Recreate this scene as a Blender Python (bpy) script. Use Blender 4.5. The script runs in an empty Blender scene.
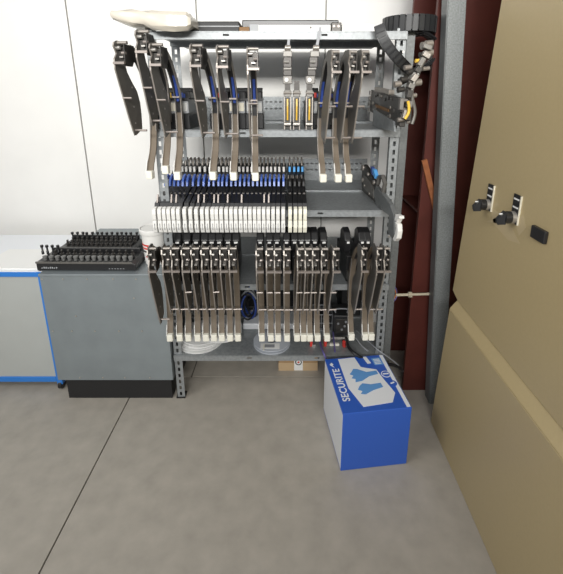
import bpy, math, random
from mathutils import Vector, Matrix
random.seed(7)
S = bpy.context.scene
COL = S.collection
R = math.radians

# ------------------------------------------------------------------ camera
W, H = 563, 574
FPX, PPX, PPY = 400.0, 287.0, 202.0        # focal length and principal point of the inset photo, in pixels
PITCH, CAMZ = R(15.5), 1.5
cd = bpy.data.cameras.new('camera'); cam = bpy.data.objects.new('camera', cd); COL.objects.link(cam)
cam.location = (0, 0, CAMZ); cam.rotation_euler = (R(90) - PITCH, 0, 0)
cd.sensor_fit = 'VERTICAL'; cd.sensor_height = 24; cd.lens = 24 * FPX / H
cd.shift_x = -(PPX - W / 2) / H; cd.shift_y = (PPY - H / 2) / H
cd.clip_start = .05
S.camera = cam

# ------------------------------------------------------------------ light
wd = bpy.data.worlds.new('world'); S.world = wd; wd.use_nodes = True
wd.node_tree.nodes['Background'].inputs[0].default_value = (.93, .96, 1, 1)
wd.node_tree.nodes['Background'].inputs[1].default_value = .36
def area(name, loc, target, sx, sy, power, col=(1, 1, 1)):
    l = bpy.data.lights.new(name, 'AREA'); l.shape = 'RECTANGLE'; l.size = sx; l.size_y = sy; l.energy = power; l.color = col
    o = bpy.data.objects.new(name, l); COL.objects.link(o); o.location = loc
    o.rotation_euler = (Vector(target) - Vector(loc)).to_track_quat('-Z', 'Y').to_euler()
    return o
area('hall_light_left', (-2.3, -.2, 2.9), (.5, 1.3, 1.3), 1.6, 1.0, 36, (1, .985, .95))
hb_ = area('hall_light_back', (-.15, -2.9, 2.7), (-.15, 2.3, 1.85), 2.8, .5, 45, (1, .985, .95))
hb_.data.spread = R(66)      # beam narrowed to make the lower shelves dimmer, an added shaping of the light
vs = S.view_settings
vs.view_transform = 'Standard'; vs.look = 'None'; vs.gamma = 1; vs.use_curve_mapping = False; vs.exposure = -.02

# ------------------------------------------------------------------ pixel -> direction
cP, sP = math.cos(PITCH), math.sin(PITCH)
def ray(px, py):
    u, v = (px - PPX) / FPX, (PPY - py) / FPX
    return Vector((u, cP + v * sP, -sP + v * cP))
def P(px, py, Y):
    d = ray(px, py); return Vector((0, 0, CAMZ)) + d * (Y / d.y)
def Q(px, py, X):
    d = ray(px, py); return Vector((0, 0, CAMZ)) + d * (X / d.x)
def G(px, py, Z):
    d = ray(px, py); return Vector((0, 0, CAMZ)) + d * ((Z - CAMZ) / d.z)

# ------------------------------------------------------------------ materials
MATS = {}
def mat(name, col, rough=.5, metal=0., noise=0., scale=30., col2=None, bump=0., detail=4., spec=.5, alpha=None, stretch=None):
    m = bpy.data.materials.new(name); m.use_nodes = True; MATS[name] = m
    nt = m.node_tree; b = nt.nodes['Principled BSDF']
    b.inputs['Roughness'].default_value = rough; b.inputs['Metallic'].default_value = metal
    b.inputs['Specular IOR Level'].default_value = spec
    c = (*col, 1)
    b.inputs['Base Color'].default_value = c
    if noise or bump:
        tc = nt.nodes.new('ShaderNodeTexCoord'); n = nt.nodes.new('ShaderNodeTexNoise')
        n.inputs['Scale'].default_value = scale; n.inputs['Detail'].default_value = detail
        if stretch:
            mp = nt.nodes.new('ShaderNodeMapping'); mp.inputs['Scale'].default_value = stretch
            nt.links.new(tc.outputs['Object'], mp.inputs[0]); nt.links.new(mp.outputs[0], n.inputs['Vector'])
        else:
            nt.links.new(tc.outputs['Object'], n.inputs['Vector'])
        if noise:
            r = nt.nodes.new('ShaderNodeValToRGB'); r.color_ramp.elements[0].position = .5 - .28; r.color_ramp.elements[1].position = .5 + .28
            lo = col2 if col2 else tuple(x * (1 - noise) for x in col)
            r.color_ramp.elements[0].color = (*lo, 1); r.color_ramp.elements[1].color = c
            nt.links.new(n.outputs['Fac'], r.inputs[0]); nt.links.new(r.outputs[0], b.inputs['Base Color'])
        if bump:
            bp = nt.nodes.new('ShaderNodeBump'); bp.inputs['Strength'].default_value = bump; bp.inputs['Distance'].default_value = .002
            nt.links.new(n.outputs['Fac'], bp.inputs['Height']); nt.links.new(bp.outputs[0], b.inputs['Normal'])
    if alpha is not None:
        b.inputs['Transmission Weight'].default_value = alpha
    return m
mat('wall_white', (.82, .81, .78), .6, 0, .05, 6, bump=.03)
mat('wall_gap', (.36, .36, .34), .8)
mat('floor_concrete', (.47, .43, .37), .75, 0, .22, 14, bump=.15, detail=8)
mat('floor_joint', (.13, .12, .10), .9)
mat('galv', (.36, .38, .39), .45, .35, .35, 75, bump=.05, detail=7)
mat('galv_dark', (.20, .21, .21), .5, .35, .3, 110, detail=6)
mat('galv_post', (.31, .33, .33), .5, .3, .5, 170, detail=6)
mat('cab_steel', (.275, .31, .325), .42, .3, .18, 9, detail=8)
mat('slot_dark', (.02, .02, .02), .8)
mat('plate_steel', (.20, .19, .175), .42, .45, .2, 40)
mat('plate_edge', (.34, .31, .28), .45, .6)
mat('bright_steel', (.46, .44, .41), .4, .7)
mat('pin_steel', (.34, .30, .275), .45, .6)
mat('chute', (.185, .146, .105), .6, .1, .3, 25, stretch=(60, 4, 4))
mat('dark_metal', (.07, .065, .06), .4, .5, .3, 60)
mat('black_plastic', (.018, .018, .019), .35)
mat('chain_grey', (.024, .025, .026), .45)
mat('black_matte', (.014, .014, .015), .55)
mat('grey_plastic', (.33, .34, .35), .5)
mat('peg_grey', (.15, .15, .145), .5)
mat('label_grey', (.50, .50, .48), .5)
mat('label_cream', (.70, .66, .54), .6)
mat('ivory', (.82, .80, .70), .45)
mat('white_plastic', (.76, .75, .72), .45)
mat('cream_plastic', (.82, .80, .68), .4)
mat('blue', (.028, .062, .27), .4)
mat('blue_lever', (.10, .19, .60), .35)
mat('sky_blue', (.12, .42, .85), .4)
mat('yellow', (.80, .50, .06), .4)
mat('red', (.62, .05, .04), .45)
mat('red_paint', (.105, .026, .019), .5, 0, .35, 7, bump=.03, detail=6, spec=.25)
mat('rust', (.36, .12, .04), .8, 0, .5, 40)
mat('tan', (.50, .395, .215), .42, 0, .05, 90, bump=.02)
mat('scuff', (.535, .43, .255), .5)
mat('label_white', (.85, .85, .83), .5)
mat('cardboard', (.42, .27, .14), .8, 0, .15, 20)
mat('tape_tan', (.55, .40, .24), .4)
mat('box_blue', (.03, .11, .50), .35)
mat('box_white', (.80, .82, .85), .4)
mat('glove_blue', (.12, .32, .66), .45)
mat('reel_white', (.84, .84, .83), .4)
mat('reel_clear', (.52, .55, .60), .35)
mat('purple', (.13, .11, .30), .45)
mat('cable_grey', (.30, .31, .33), .5)
mat('rod_beige', (.52, .46, .34), .5)
mat('cart_blue', (.03, .20, .62), .4)
mat('cart_panel', (.50, .52, .50), .45, .2, .06, 8)
mat('film', (.66, .61, .52), .25, 0, .16, 14, bump=.6)
mat('brown', (.22, .12, .05), .7)
mat('orange', (.65, .22, .04), .5)

# ------------------------------------------------------------------ mesh builder
class MB:
    def __init__(s): s.v = []; s.f = []
    def add(s, vs, fs):
        n = len(s.v); s.v += [tuple(a) for a in vs]; s.f += [tuple(i + n for i in f) for f in fs]; return s
    def box(s, x0, x1, y0, y1, z0, z1):
        return s.add([(x0,y0,z0),(x1,y0,z0),(x1,y1,z0),(x0,y1,z0),(x0,y0,z1),(x1,y0,z1),(x1,y1,z1),(x0,y1,z1)],
                     [(0,3,2,1),(4,5,6,7),(0,1,5,4),(1,2,6,5),(2,3,7,6),(3,0,4,7)])
    def prism(s, pts, axis, a, b):
        """polygon pts extruded between a and b along axis 'x' (pts=(y,z)), 'y' (x,z) or 'z' (x,y)"""
        def m(p, t): return {'x': (t, p[0], p[1]), 'y': (p[0], t, p[1]), 'z': (p[0], p[1], t)}[axis]
        n = len(pts)
        vs = [m(p, a) for p in pts] + [m(p, b) for p in pts]
        fs = [tuple(range(n)), tuple(range(2*n-1, n-1, -1))] + [(i, i+n, (i+1) % n + n, (i+1) % n) for i in range(n)]
        return s.add(vs, fs)
    def cyl(s, p, q, r, n=10, r2=None):
        p, q = Vector(p), Vector(q); d = (q - p).normalized(); r2 = r if r2 is None else r2
        a = d.orthogonal().normalized(); b = d.cross(a)
        vs = []
        for c, rr in ((p, r), (q, r2)):
            vs += [c + a * (rr * math.cos(2*math.pi*i/n)) + b * (rr * math.sin(2*math.pi*i/n)) for i in range(n)]
        return s.add(vs, [tuple(range(n-1, -1, -1)), tuple(range(n, 2*n))] + [(i, (i+1) % n, (i+1) % n + n, i+n) for i in range(n)])
    def tube(s, pts, r, n=7, closed=False):
        pts = [Vector(p) for p in pts]; m = len(pts); vs = []
        prev = None
        for i, p in enumerate(pts):
            t = (pts[(i+1) % m if closed else min(i+1, m-1)] - pts[(i-1) % m if closed else max(i-1, 0)]).normalized()
            a = t.orthogonal().normalized() if prev is None else (prev - t * prev.dot(t)).normalized()
            prev = a; b = t.cross(a)
            vs += [p + a * (r * math.cos(2*math.pi*k/n)) + b * (r * math.sin(2*math.pi*k/n)) for k in range(n)]
        fs = []
        for i in range(m if closed else m-1):
            j = (i+1) % m
            fs += [(i*n+k, i*n+(k+1) % n, j*n+(k+1) % n, j*n+k) for k in range(n)]
        if not closed: fs += [tuple(range(n-1, -1, -1)), tuple(range((m-1)*n, m*n))]
        return s.add(vs, fs)
    def lathe(s, prof, c=(0, 0, 0), n=28, closed=False):
        """prof = (r, z) list turned round the z axis"""
        vs = []; m = len(prof)
        for r, z in prof:
            vs += [(c[0] + r*math.cos(2*math.pi*k/n), c[1] + r*math.sin(2*math.pi*k/n), c[2] + z) for k in range(n)]
        fs = []
        for i in range(m if closed else m-1):
            j = (i+1) % m
            fs += [(i*n+k, i*n+(k+1) % n, j*n+(k+1) % n, j*n+k) for k in range(n)]
        if not closed: fs += [tuple(range(n-1, -1, -1)), tuple(range((m-1)*n, m*n))]
        return s.add(vs, fs)
    def ribbon(s, pts, x0, x1, t):
        """strip through pts=(y,z) between x0 and x1, thickness t"""
        vs = []; m = len(pts)
        for i, (y, z) in enumerate(pts):
            a = Vector(pts[max(i-1, 0)]); b = Vector(pts[min(i+1, m-1)]); d = (b - a).normalized(); nx, nz = -d.y * t/2, d.x * t/2
            vs += [(x0, y+nx, z+nz), (x1, y+nx, z+nz), (x1, y-nx, z-nz), (x0, y-nx, z-nz)]
        fs = [(0,1,2,3), tuple(4*(m-1)+k for k in (3,2,1,0))]
        for i in range(m-1):
            a = 4*i; fs += [(a+k, a+(k+1) % 4 , a+4+(k+1) % 4, a+4+k) for k in range(4)]
        return s.add(vs, fs)
    def mesh(s, name, m, smooth=False):
        me = bpy.data.meshes.new(name); me.from_pydata(s.v, [], s.f); me.materials.append(MATS[m])
        import bmesh
        bm = bmesh.new(); bm.from_mesh(me); bmesh.ops.recalc_face_normals(bm, faces=bm.faces); bm.to_mesh(me); bm.free()
        if smooth:
            me.polygons.foreach_set('use_smooth', [True]*len(me.polygons))
            try: me.set_sharp_from_angle(angle=R(40))
            except Exception: pass
        return me
    def build(s, name, m, parent=None, smooth=False, bevel=0, loc=None):
        o = bpy.data.objects.new(name, s.mesh(name, m, smooth)); COL.objects.link(o)
        if parent: o.parent = parent
        if loc: o.location = loc
        if bevel:
            b = o.modifiers.new('bevel', 'BEVEL'); b.width = bevel; b.segments = 2; b.limit_method = 'ANGLE'
        return o
def inst(name, me, parent=None, loc=(0,0,0), rot=(0,0,0)):
    o = bpy.data.objects.new(name, me); COL.objects.link(o); o.parent = parent; o.location = loc; o.rotation_euler = rot; return o
def tag(o, label, cat, group=None):
    o['label'] = label; o['category'] = cat
    if group: o['group'] = group
    return o
def thing(name, label, cat, loc=(0,0,0), rz=0, group=None):
    o = bpy.data.objects.new(name, None); COL.objects.link(o); o.location = loc; o.rotation_euler = (0,0,rz); o.empty_display_size = .05
    return tag(o, label, cat, group)
def struct(o): o['kind'] = 'structure'; return o
def smoothpath(pts, n=6):
    pts = [Vector(p) for p in pts]; out = []
    for i in range(len(pts)-1):
        p0 = pts[max(i-1,0)]; p1 = pts[i]; p2 = pts[i+1]; p3 = pts[min(i+2, len(pts)-1)]
        for k in range(n):
            t = k/n; out.append(.5*((2*p1)+(p2-p0)*t+(2*p0-5*p1+4*p2-p3)*t*t+(3*p1-p0-3*p2+p3)*t**3))
    out.append(pts[-1]); return out
ORD = ['first','second','third','fourth','fifth','sixth','seventh','eighth','ninth','tenth','eleventh','twelfth','thirteenth','fourteenth','fifteenth','sixteenth','seventeenth','eighteenth','nineteenth','twentieth','twenty-first','twenty-second','twenty-third','twenty-fourth','twenty-fifth','twenty-sixth','twenty-seventh','twenty-eighth']

# ------------------------------------------------------------------ setting
D = 1.69                                    # front plane of the rack
DB = 2.32                                   # back edge of the rack's rear shelves
YW = 2.38                                   # wall
fl = struct(MB().box(-4, 4, -1.6, YW+.12, -.06, -.006).build('floor', 'floor_joint'))
yj = G(215, 377, 0).y
rows = [-1.6, yj-2.4, yj-1.2, yj, YW+.12]
for i in range(4):
    for x0 in (-4, -2.4, -.8, .8, 2.4):
        xo = .28 if i % 2 else 0
        a, b = max(-4, x0 + xo), min(4, x0 + 1.6 + xo)
        if i % 2 and x0 == -4:
            MB().box(-4, -4+xo-.003, rows[i]+.003, rows[i+1]-.003, -.05, 0).build('slab', 'floor_concrete', fl)
        MB().box(a+.003, b-.003, rows[i]+.003, rows[i+1]-.003, -.05, 0).build('slab', 'floor_concrete', fl)
wl = struct(MB().box(-4, 4, YW+.02, YW+.12, 0, 3.4).build('wall_back', 'wall_gap'))
xs0 = P(84, 140, YW).x; stepx = (P(325, 55, YW).x - xs0) / 2
edges = [xs0 + stepx * k for k in range(-5, 8)]
edges = [-4] + [e for e in edges if -3.95 < e < 3.95] + [4]
for a, b in zip(edges, edges[1:]):
    MB().box(a+.0042, b-.0042, YW, YW+.03, 0, 3.4).build('panel', 'wall_white', wl)

# red steel column behind the rack's right side
xc = P(424, 158, 1.745).x
colm = thing('steel_column', 'dark red painted steel column standing between the shelving and the beige machine', 'column', (xc, 1.745, 0))
MB().box(0, .36, 0, .022, 0, 3.3).build('flange', 'red_paint', colm)
MB().box(.17, .19, .022, .33, 0, 3.3).build('web', 'red_paint', colm)
MB().box(0, .36, .33, .352, 0, 3.3).build('flange', 'red_paint', colm)
for zz in (.95, 1.62):
    MB().box(.01, .17, .022, .33, zz, zz+.012).build('stiffener', 'red_paint', colm)
def sub(p, o): return tuple(Vector(p) - Vector(o))
a, b = P(424.5, 160, 1.73), P(440, 226, 1.73)
br = MB(); w_ = Vector((.011, 0, .004))
br.add([a-w_, a+w_, b+w_, b-w_] + [q+Vector((0,.012,0)) for q in (a-w_, a+w_, b+w_, b-w_)], [(0,1,2,3),(7,6,5,4),(0,4,5,1),(1,5,6,2),(2,6,7,3),(3,7,4,0)])
tag(br.build('rusty_bar', 'rust'), 'thin rusty flat bar slanting across the dark red column', 'bar')

# galvanised post leaning by the column
t0, t1 = P(456.5, 20, 1.65), P(437.5, 383, 1.65)
dz = (t1 - t0) / (t1.z - t0.z)
bot = t0 + dz * (0 - t0.z); top = t0 + dz * (2.6 - t0.z)
post = thing('steel_post', 'mottled galvanised steel post leaning in front of the dark red column', 'post', bot)
hw = .033
def skew(pts2, m):
    v = [(x, y, 0) for x, y in pts2] + [(x + (top-bot).x, y, 2.6) for x, y in pts2]; n = len(pts2)
    m.add(v, [tuple(range(n-1,-1,-1)), tuple(range(n, 2*n))] + [(i, (i+1) % n, (i+1) % n + n, i+n) for i in range(n)]); return m
skew([(-hw, 0), (hw, 0), (hw, .006), (-hw, .006)], MB()).build('face', 'galv_post', post)
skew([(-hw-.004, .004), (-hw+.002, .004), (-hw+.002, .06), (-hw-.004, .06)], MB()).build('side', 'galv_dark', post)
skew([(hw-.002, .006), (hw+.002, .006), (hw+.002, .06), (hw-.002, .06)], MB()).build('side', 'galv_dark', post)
a, b = P(396, 295, 1.715), P(440, 293.5, 1.715)
rod = thing('threaded_rod', 'beige threaded rod running level from the shelving to the post', 'rod', a)
MB().cyl((0,0,0), sub(b, a), .0065, 8).build('shaft', 'rod_beige', rod, True)
c = P(410, 294.5, 1.715)
MB().cyl(sub(c-Vector((.008,0,0)), a), sub(c+Vector((.008,0,0)), a), .014, 6).build('nut', 'rod_beige', rod)

# beige machine on the right
XM = .70
zt = 2.5
def onside(px, py): q = Q(px, py, XM); return (q.y, q.z)
e20, e290 = onside(498, 20), onside(452.5, 290)
sl = (e290[0]-e20[0])/(e290[1]-e20[1])
ytop = e20[0] + sl*(zt - e20[1])
nk = onside(457.5, 301)
NEAR = .45
mach = thing('machine', 'beige painted machine housing with black rotary switches beside the galvanised post', 'machine', (XM, nk[0], 0))
def L(p): return (p[0]-nk[0], p[1])
MB().prism([L(e290), L(nk), (NEAR-nk[0], nk[1]), (NEAR-nk[0], zt), L((ytop, zt))], 'x', 0, .62).build('upper_panel', 'tan', mach, bevel=.003)
lx = -.024
zl = nk[1]
yb = e290[0] + sl*(0 - e290[1])
ylow = nk[0] + .012
MB().add([(0.004, ylow-nk[0], zl-.002), (0.004, NEAR-nk[0], zl-.002), (lx, NEAR-nk[0], zl-.040), (lx, ylow-nk[0], zl-.040),
          (.3, ylow-nk[0], zl-.002), (.3, NEAR-nk[0], zl-.002), (.3, NEAR-nk[0], zl-.040), (.3, ylow-nk[0], zl-.040)],
         [(0,1,2,3),(4,7,6,5),(0,4,5,1),(1,5,6,2),(2,6,7,3),(3,7,4,0)]).build('ledge', 'tan', mach, bevel=.002)
MB().prism([(ylow-nk[0], zl-.042), (NEAR-nk[0], zl-.042), (NEAR-nk[0], 0), (yb-nk[0]-.05, 0)], 'x', lx, .62).build('lower_panel', 'tan', mach, bevel=.003)
# pale scuffs around the switches, thin smears of wiped paint
for k, (pts) in enumerate([[(489,205),(500,214),(512,228),(520,244),(508,240),(494,224)], [(486,222),(498,217),(505,219),(496,223)], [(515,222),(523,215),(526,228),(519,236)]]):
    pp = [onside(*q) for q in pts]
    MB().prism([L(q) for q in pp], 'x', -.0004, 0).build('scuff_mark', 'scuff', mach)
def switch(px, py, sc):
    q = Q(px, py, XM); o = (0, q.y-nk[0], q.z)
    pl = MB().box(-.005, 0, o[1]-.013*sc, o[1]+.013*sc, o[2]-.028*sc, o[2]+.036*sc).build('switch_plate', 'black_plastic', mach, bevel=.001)
    for dz_ in (.026, .008):
        MB().box(-.0056, -.0045, o[1]-.010*sc, o[1]+.010*sc, o[2]+dz_*sc-.0025, o[2]+dz_*sc+.0025).build('marking', 'label_white', pl)
    MB().box(-.0052, 0, o[1]-.0150*sc, o[1]-.0130*sc, o[2]-.028*sc, o[2]+.036*sc).build('plate_edge', 'label_cream', pl)
    cz = o[2]-.014*sc
    kn = MB().cyl((-.012*sc, o[1], cz), (-.005, o[1], cz), .0135*sc, 16).build('switch_collar', 'bright_steel', mach, True)
    MB().cyl((-.012*sc, o[1], cz), (-.026*sc, o[1], cz), .0135*sc, 16).build('knob', 'black_plastic', kn, True)
    # pointer wing of the knob
    MB().add([(-.024*sc, o[1]-.009*sc, cz+.013*sc), (-.024*sc, o[1]+.009*sc, cz+.013*sc), (-.024*sc, o[1]+.009*sc, cz-.014*sc), (-.024*sc, o[1]-.009*sc, cz-.014*sc),
              (-.041*sc, o[1]+.004*sc, cz-.003*sc), (-.041*sc, o[1]-.004*sc, cz-.003*sc), (-.039*sc, o[1]-.004*sc, cz-.016*sc), (-.039*sc, o[1]+.004*sc, cz-.012*sc)],
             [(0,1,2,3),(4,7,6,5),(0,5,4,1),(1,4,7,2),(2,7,6,3),(3,6,5,0)]).build('pointer', 'black_plastic', kn)
    MB().box(-.036*sc, -.029*sc, o[1]-.001, o[1]+.001, cz+.006*sc, cz+.009*sc).build('pointer_mark', 'label_white', kn)
switch(490.5, 199, 1.42); switch(516.5, 211, 1.42)
q = Q(537, 232, XM)
MB().box(-.012, 0, q.y-nk[0]-.05, q.y-nk[0]+.012, q.z-.018, q.z+.018).build('socket', 'black_plastic', mach, bevel=.003)

# ------------------------------------------------------------------ shelving rack
XL = P(158, 160, D).x; XR = P(398, 140, D).x
ZS = [P(287, y, D).z for y in (31.5, 129.5, 209.5, 283, 354)]      # shelf tops
rack = thing('shelving_unit', 'galvanised slotted-angle shelving rack holding rows of feeders against the white wall', 'shelving', ((XL+XR)/2, D, 0))
ox, oy = (XL+XR)/2, D
def slotted(x0, x1, z0, z1, y, t=.002, pitch=.036, sw=.011, sh=.020):
    m = MB(); cx = (x0+x1)/2
    m.box(x0, cx-sw/2, y, y+t, z0, z1); m.box(cx+sw/2, x1, y, y+t, z0, z1)
    z = z0; k = z0
    while z < z1 - 1e-6:
        e = min(z + pitch - sh, z1); m.box(cx-sw/2, cx+sw/2, y, y+t, z, e); z += pitch
    return m
ZT = ZS[0] + .012
for sgn, X in ((1, XL), (-1, XR)):
    for y, top_ in ((0, ZT), (.36, ZT)):
        x0, x1 = sorted((X - ox - sgn*.006, X - ox + sgn*.034))
        m = slotted(x0, x1, 0, top_, y)
        xo_ = X - ox - sgn*.006
        m.box(*sorted((xo_, xo_ + sgn*.002)), y, y+.034, 0, top_)
        m.build('upright', 'galv', rack)
        MB().box(*sorted((xo_ - sgn*.004, xo_ + sgn*.04)), y-.003, y+.04, 0, .008).build('foot', 'black_plastic', rack)
# plain dark post doubled up against the right upright
MB().box(XR-ox-.030, XR-ox+.05, .04, .044, 0, ZT).build('backing_strip', 'galv_dark', rack)
for i, z in enumerate(ZS):
    lh = .030
    # front shelf: tray with a folded lip; slots in the lip
    x0, x1 = XL-ox+.0, XR-ox-.0
    m = MB(); m.box(x0, x1, .003, .33, z-.003, z)
    yl = -.012
    m.box(x0-.004, x1+.004, yl, .003, z-.004, z)
    slots = sorted(P(px, 130, D).x - ox for px in ((230, 322) if i == 0 else (243, 322)))
    xs = [x0-.004] + [q for s_ in slots for q in (s_-.012, s_+.012)] + [x1+.004]
    for k in range(0, len(xs), 2):
        m.box(xs[k], xs[k+1], yl, yl+.002, z-lh, z-.003)
    for s_ in slots:
        m.box(s_-.012, s_+.012, yl, yl+.002, z-.010, z-.003); m.box(s_-.012, s_+.012, yl, yl+.002, z-lh, z-.018)
    m.box(x0-.004, x1+.004, yl+.002, yl+.012, z-lh, z-lh+.002)
    m.box(x0, x1, .318, .33, z-.022, z+.010)
    m.build('shelf', 'galv', rack)
    MB().box(x0+.01, x1-.01, .332, .620, z-.005, z-.002).box(x0+.01, x1-.01, .332, .334, z-.025, z-.002).build('rear_shelf', 'galv', rack)
    if i in (1, 2):
        # slotted back rail: two rows of small slots
        z0, z1 = z+.030, z+.125; m = MB(); rws = [(z0+.026, z0+.034), (z0+.062, z0+.070)]
        m.box(x0, x1, .614, .616, z0, rws[0][0]); m.box(x0, x1, .614, .616, rws[0][1], rws[1][0]); m.box(x0, x1, .614, .616, rws[1][1], z1)
        for r0, r1 in rws:
            x = x0
            while x < x1:
                m.box(x, min(x+.012, x1), .614, .616, r0, r1); x += .026
        m.build('slotted_rail', 'galv', rack)
        MB().box(x0, x1, .612, .618, z-.006, z0).build('rail_web', 'galv', rack)
for (px, py) in ((389, 236), (403, 52)):
    q = P(px, py, D); MB().cyl((q.x-ox, -.006, q.z), (q.x-ox, 0, q.z), .005, 6).build('bolt', 'bright_steel', rack)

# ------------------------------------------------------------------ steel tape feeders (upper and lower feeder shelves)
FRONT = [(.234,.095),(.240,.078),(.226,.045),(.242,.018),(.244,-.020),(.220,-.10),(.190,-.20),(.167,-.268)]
PLATE = FRONT + [(.162,-.284),(.148,-.282),(.104,-.262),(.100,-.20),(.102,-.15),(.116,-.105),(.148,-.065),(.172,-.03),(.180,.0),(.178,.03),(.165,.06),(.165,.095),(.180,.104),(.220,.104)]
def tape_feeder(neck, tip, zsh, label, group, w, fh=.24, blue=True, body='flat', dot='red', short=False, bw=.016, kp=None, pin2=False):
    ft = .098 if body == 'flat' else .084
    ac = w*.42 if body == 'flat' else w*.55
    A = P(*neck, D - fh); B = P(*tip, D - ft)
    s_ = (A.x - (B.x - ac)) / (fh - ft); s_ = max(-.35, min(.35, s_)); yaw = math.asin(s_)
    X0 = A.x - fh*s_
    t = thing('tape_feeder', label, 'feeder', (X0, D, zsh), yaw, group)
    zn = A.z - zsh; zt_ = B.z - zsh
    k = kp if kp else (.90 if body == 'flat' else .84)
    kh = .72 if body == 'flat' else .90
    sc_ = lambda h: h*(kh if h > 0 else k)
    pl = [(-f, zn + sc_(h)) for f, h in PLATE]
    MB().prism(pl, 'x', 0, .004).build('side_plate', 'plate_steel', t)
    fe = [(-f, zn + sc_(h)) for f, h in FRONT]
    MB().ribbon(fe, -.0005, .0045, .0025).build('plate_rim', 'plate_edge', t)
    # head hardware
    MB().box(.004, w, -.212, -.172, zn+.006, zn+.075*kh).build('head_block', 'dark_metal', t)
    MB().cyl((.004, -.215, zn+.094*kh), (w+.002, -.215, zn+.094*kh), .006, 10).build('head_roller', 'plate_edge', t, True)
    MB().cyl((.002, -.225, zn+.070*kh), (w*.5, -.225, zn+.070*kh), .0065, 10).build('bolt', 'bright_steel', t, True)
    MB().box(w*.4, w*.75, -.230, -.21, zn+.018, zn+.023).build('latch', 'bright_steel', t)
    MB().cyl((w*.6, -.226, zn+.046*kh), (w+.001, -.226, zn+.046*kh), .005, 8).build('bolt', 'pin_steel', t, True)
    MB().box(.0, w+.004, -.250, -.240, zn-.004, zn+.004).build('crossbar', 'pin_steel', t)
    MB().prism([(-.232, zn+.085*kh), (-.170, zn+.085*kh), (-.160, zn+.03), (-.19, zn-.01), (-.235, zn-.01)], 'x', w-.003, w).build('head_cheek', 'dark_metal', t)
    if not short:
        MB().cyl((.0, -.155, zn-.262*k), (w+.012, -.155, zn-.262*k), .0042, 8).build('spacer_pin', 'pin_steel', t, True)
    if body == 'flat' or pin2: MB().cyl((.0, -.21, zn-.13*k), (w*.9, -.21, zn-.13*k), .0038, 8).build('spacer_pin', 'pin_steel', t, True)
    for hh in (-.08, -.15, -.21):
        MB().cyl((.0035, -.15, zn+hh), (.0055, -.15, zn+hh), .0035, 6).build('rivet', 'bright_steel', t)
    # curved arm with the tape strip, then the chute to its end block
    armp = [(-.178, zn+.080*kh), (-.125, zn+.035), (-.065, zn-.04), (-.032, zn-.11), (-.028, zn-.19), (-.030, zn-.25)]
    cw = .024
    MB().ribbon([tuple(p) for p in smoothpath([Vector(q) for q in armp], 3)], ac-.012, ac-.009, .022).build('arm', 'plate_steel' if body == 'flat' else 'chute', t)
    MB().ribbon([tuple(p) for p in smoothpath([Vector(q) for q in armp], 3)], ac+.009, ac+.012, .018).build('arm', 'plate_edge', t)
    MB().ribbon([tuple(p) for p in smoothpath([Vector((q[0]+.006, q[1])) for q in armp], 3)], ac-.009, ac+.009, .004).build('tape_bed', 'black_plastic', t)
    if blue:
        st = [(-.068, zn-.02), (-.048, zn-.06), (-.037, zn-.10), (-.033, zn-.125)]
        MB().ribbon(st, ac-.005, ac+.005, .010).build('tape_strip', 'blue', t)
        MB().box(ac-.016, ac+.012, -.056, -.048, zn-.112, zn-.106).build('clip', 'pin_steel', t)
    hi = [(-.030, zn-.17)] if body == 'flat' else [(-.075, zn-.02), (-.052, zn-.09), (-.044, zn-.19)]
    ch = smoothpath([Vector(q) for q in hi + ([(-.036, zn-.25)] if body == 'flat' else []) + [(-.053, (zn-.25+zt_)/2+.012), (-ft+.018, zt_+.045), (-ft+.004, zt_+.008)]], 4)
    ch = [tuple(p) for p in ch]
    MB().ribbon(ch, ac-cw/2, ac+cw/2, .005).build('tape_chute', 'chute', t)
    MB().ribbon([(y-.003, z) for y, z in ch], ac-cw/2-.002, ac-cw/2, .010).build('chute_rail', 'plate_edge', t)
    e = MB().box(ac-.0135, ac+.0135, -ft-.014, -ft+.014, zt_-.017, zt_+.017).build('end_block', 'ivory', t, bevel=.004)
    n_ = len(ch)
    MB().ribbon([(y-.007, z) for y, z in ch[n_-6:]], ac-cw/2-.0035, ac-cw/2-.0005, .012).build('guard', 'white_plastic', t)
    # motor body standing on the shelf
    if body == 'flat':
        hb = .120
        MB().box(-bw, w-.012+bw, .012, .24, 0, hb-.055).build('motor_body', 'black_plastic', t, bevel=.004)
        MB().box(-bw+.004, w-.016+bw, .020, .22, hb-.056, hb).build('motor_cover', 'grey_plastic', t, bevel=.004)
        MB().box(-bw+.008, w-.020+bw, .018, .0205, hb-.046, hb-.012).build('label_plate', 'label_cream' if dot == 'yellow' else 'label_grey', t)
        MB().box(-bw-.001, w-.011+bw, .010, .016, hb-.004, hb+.006).build('front_strip', 'black_plastic', t)
        tb = MB().box(-bw+.004, w-.016+bw, .05, .12, hb, hb+.035).build('terminal_block', 'black_plastic', t, bevel=.006)
        MB().box(0, .010, .046, .052, hb+.008, hb+.028).build('terminal', dot, tb)
        MB().box(.012, .018, .046, .052, hb+.008, hb+.024).build('terminal', 'blue', tb)
        MB().cyl((-bw+.004, .085, hb+.036), (w-.016+bw, .085, hb+.036), .012, 10).build('terminal_cap', 'black_matte', tb, True)
        MB().box(.0, .006, -.030, .016, .02, .06).build('bracket', 'plate_steel', t)
    else:
        MB().box(-.002, w-.002, .012, .25, 0, .13).build('motor_body', 'black_plastic', t, bevel=.004)
        m = MB().prism([(.06, .13), (.05, .19), (.075, .225), (.12, .235), (.16, .21), (.17, .13)], 'x', -.005, w+.001).build('motor_cover', 'black_plastic', t, bevel=.004)
        MB().box(.004, w-.008, .044, .056, .178, .186).build('cover_clip', 'label_white', m)
        MB().box(.0, .006, -.030, .016, .02, .06).build('bracket', 'plate_steel', t)
    return t
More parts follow.
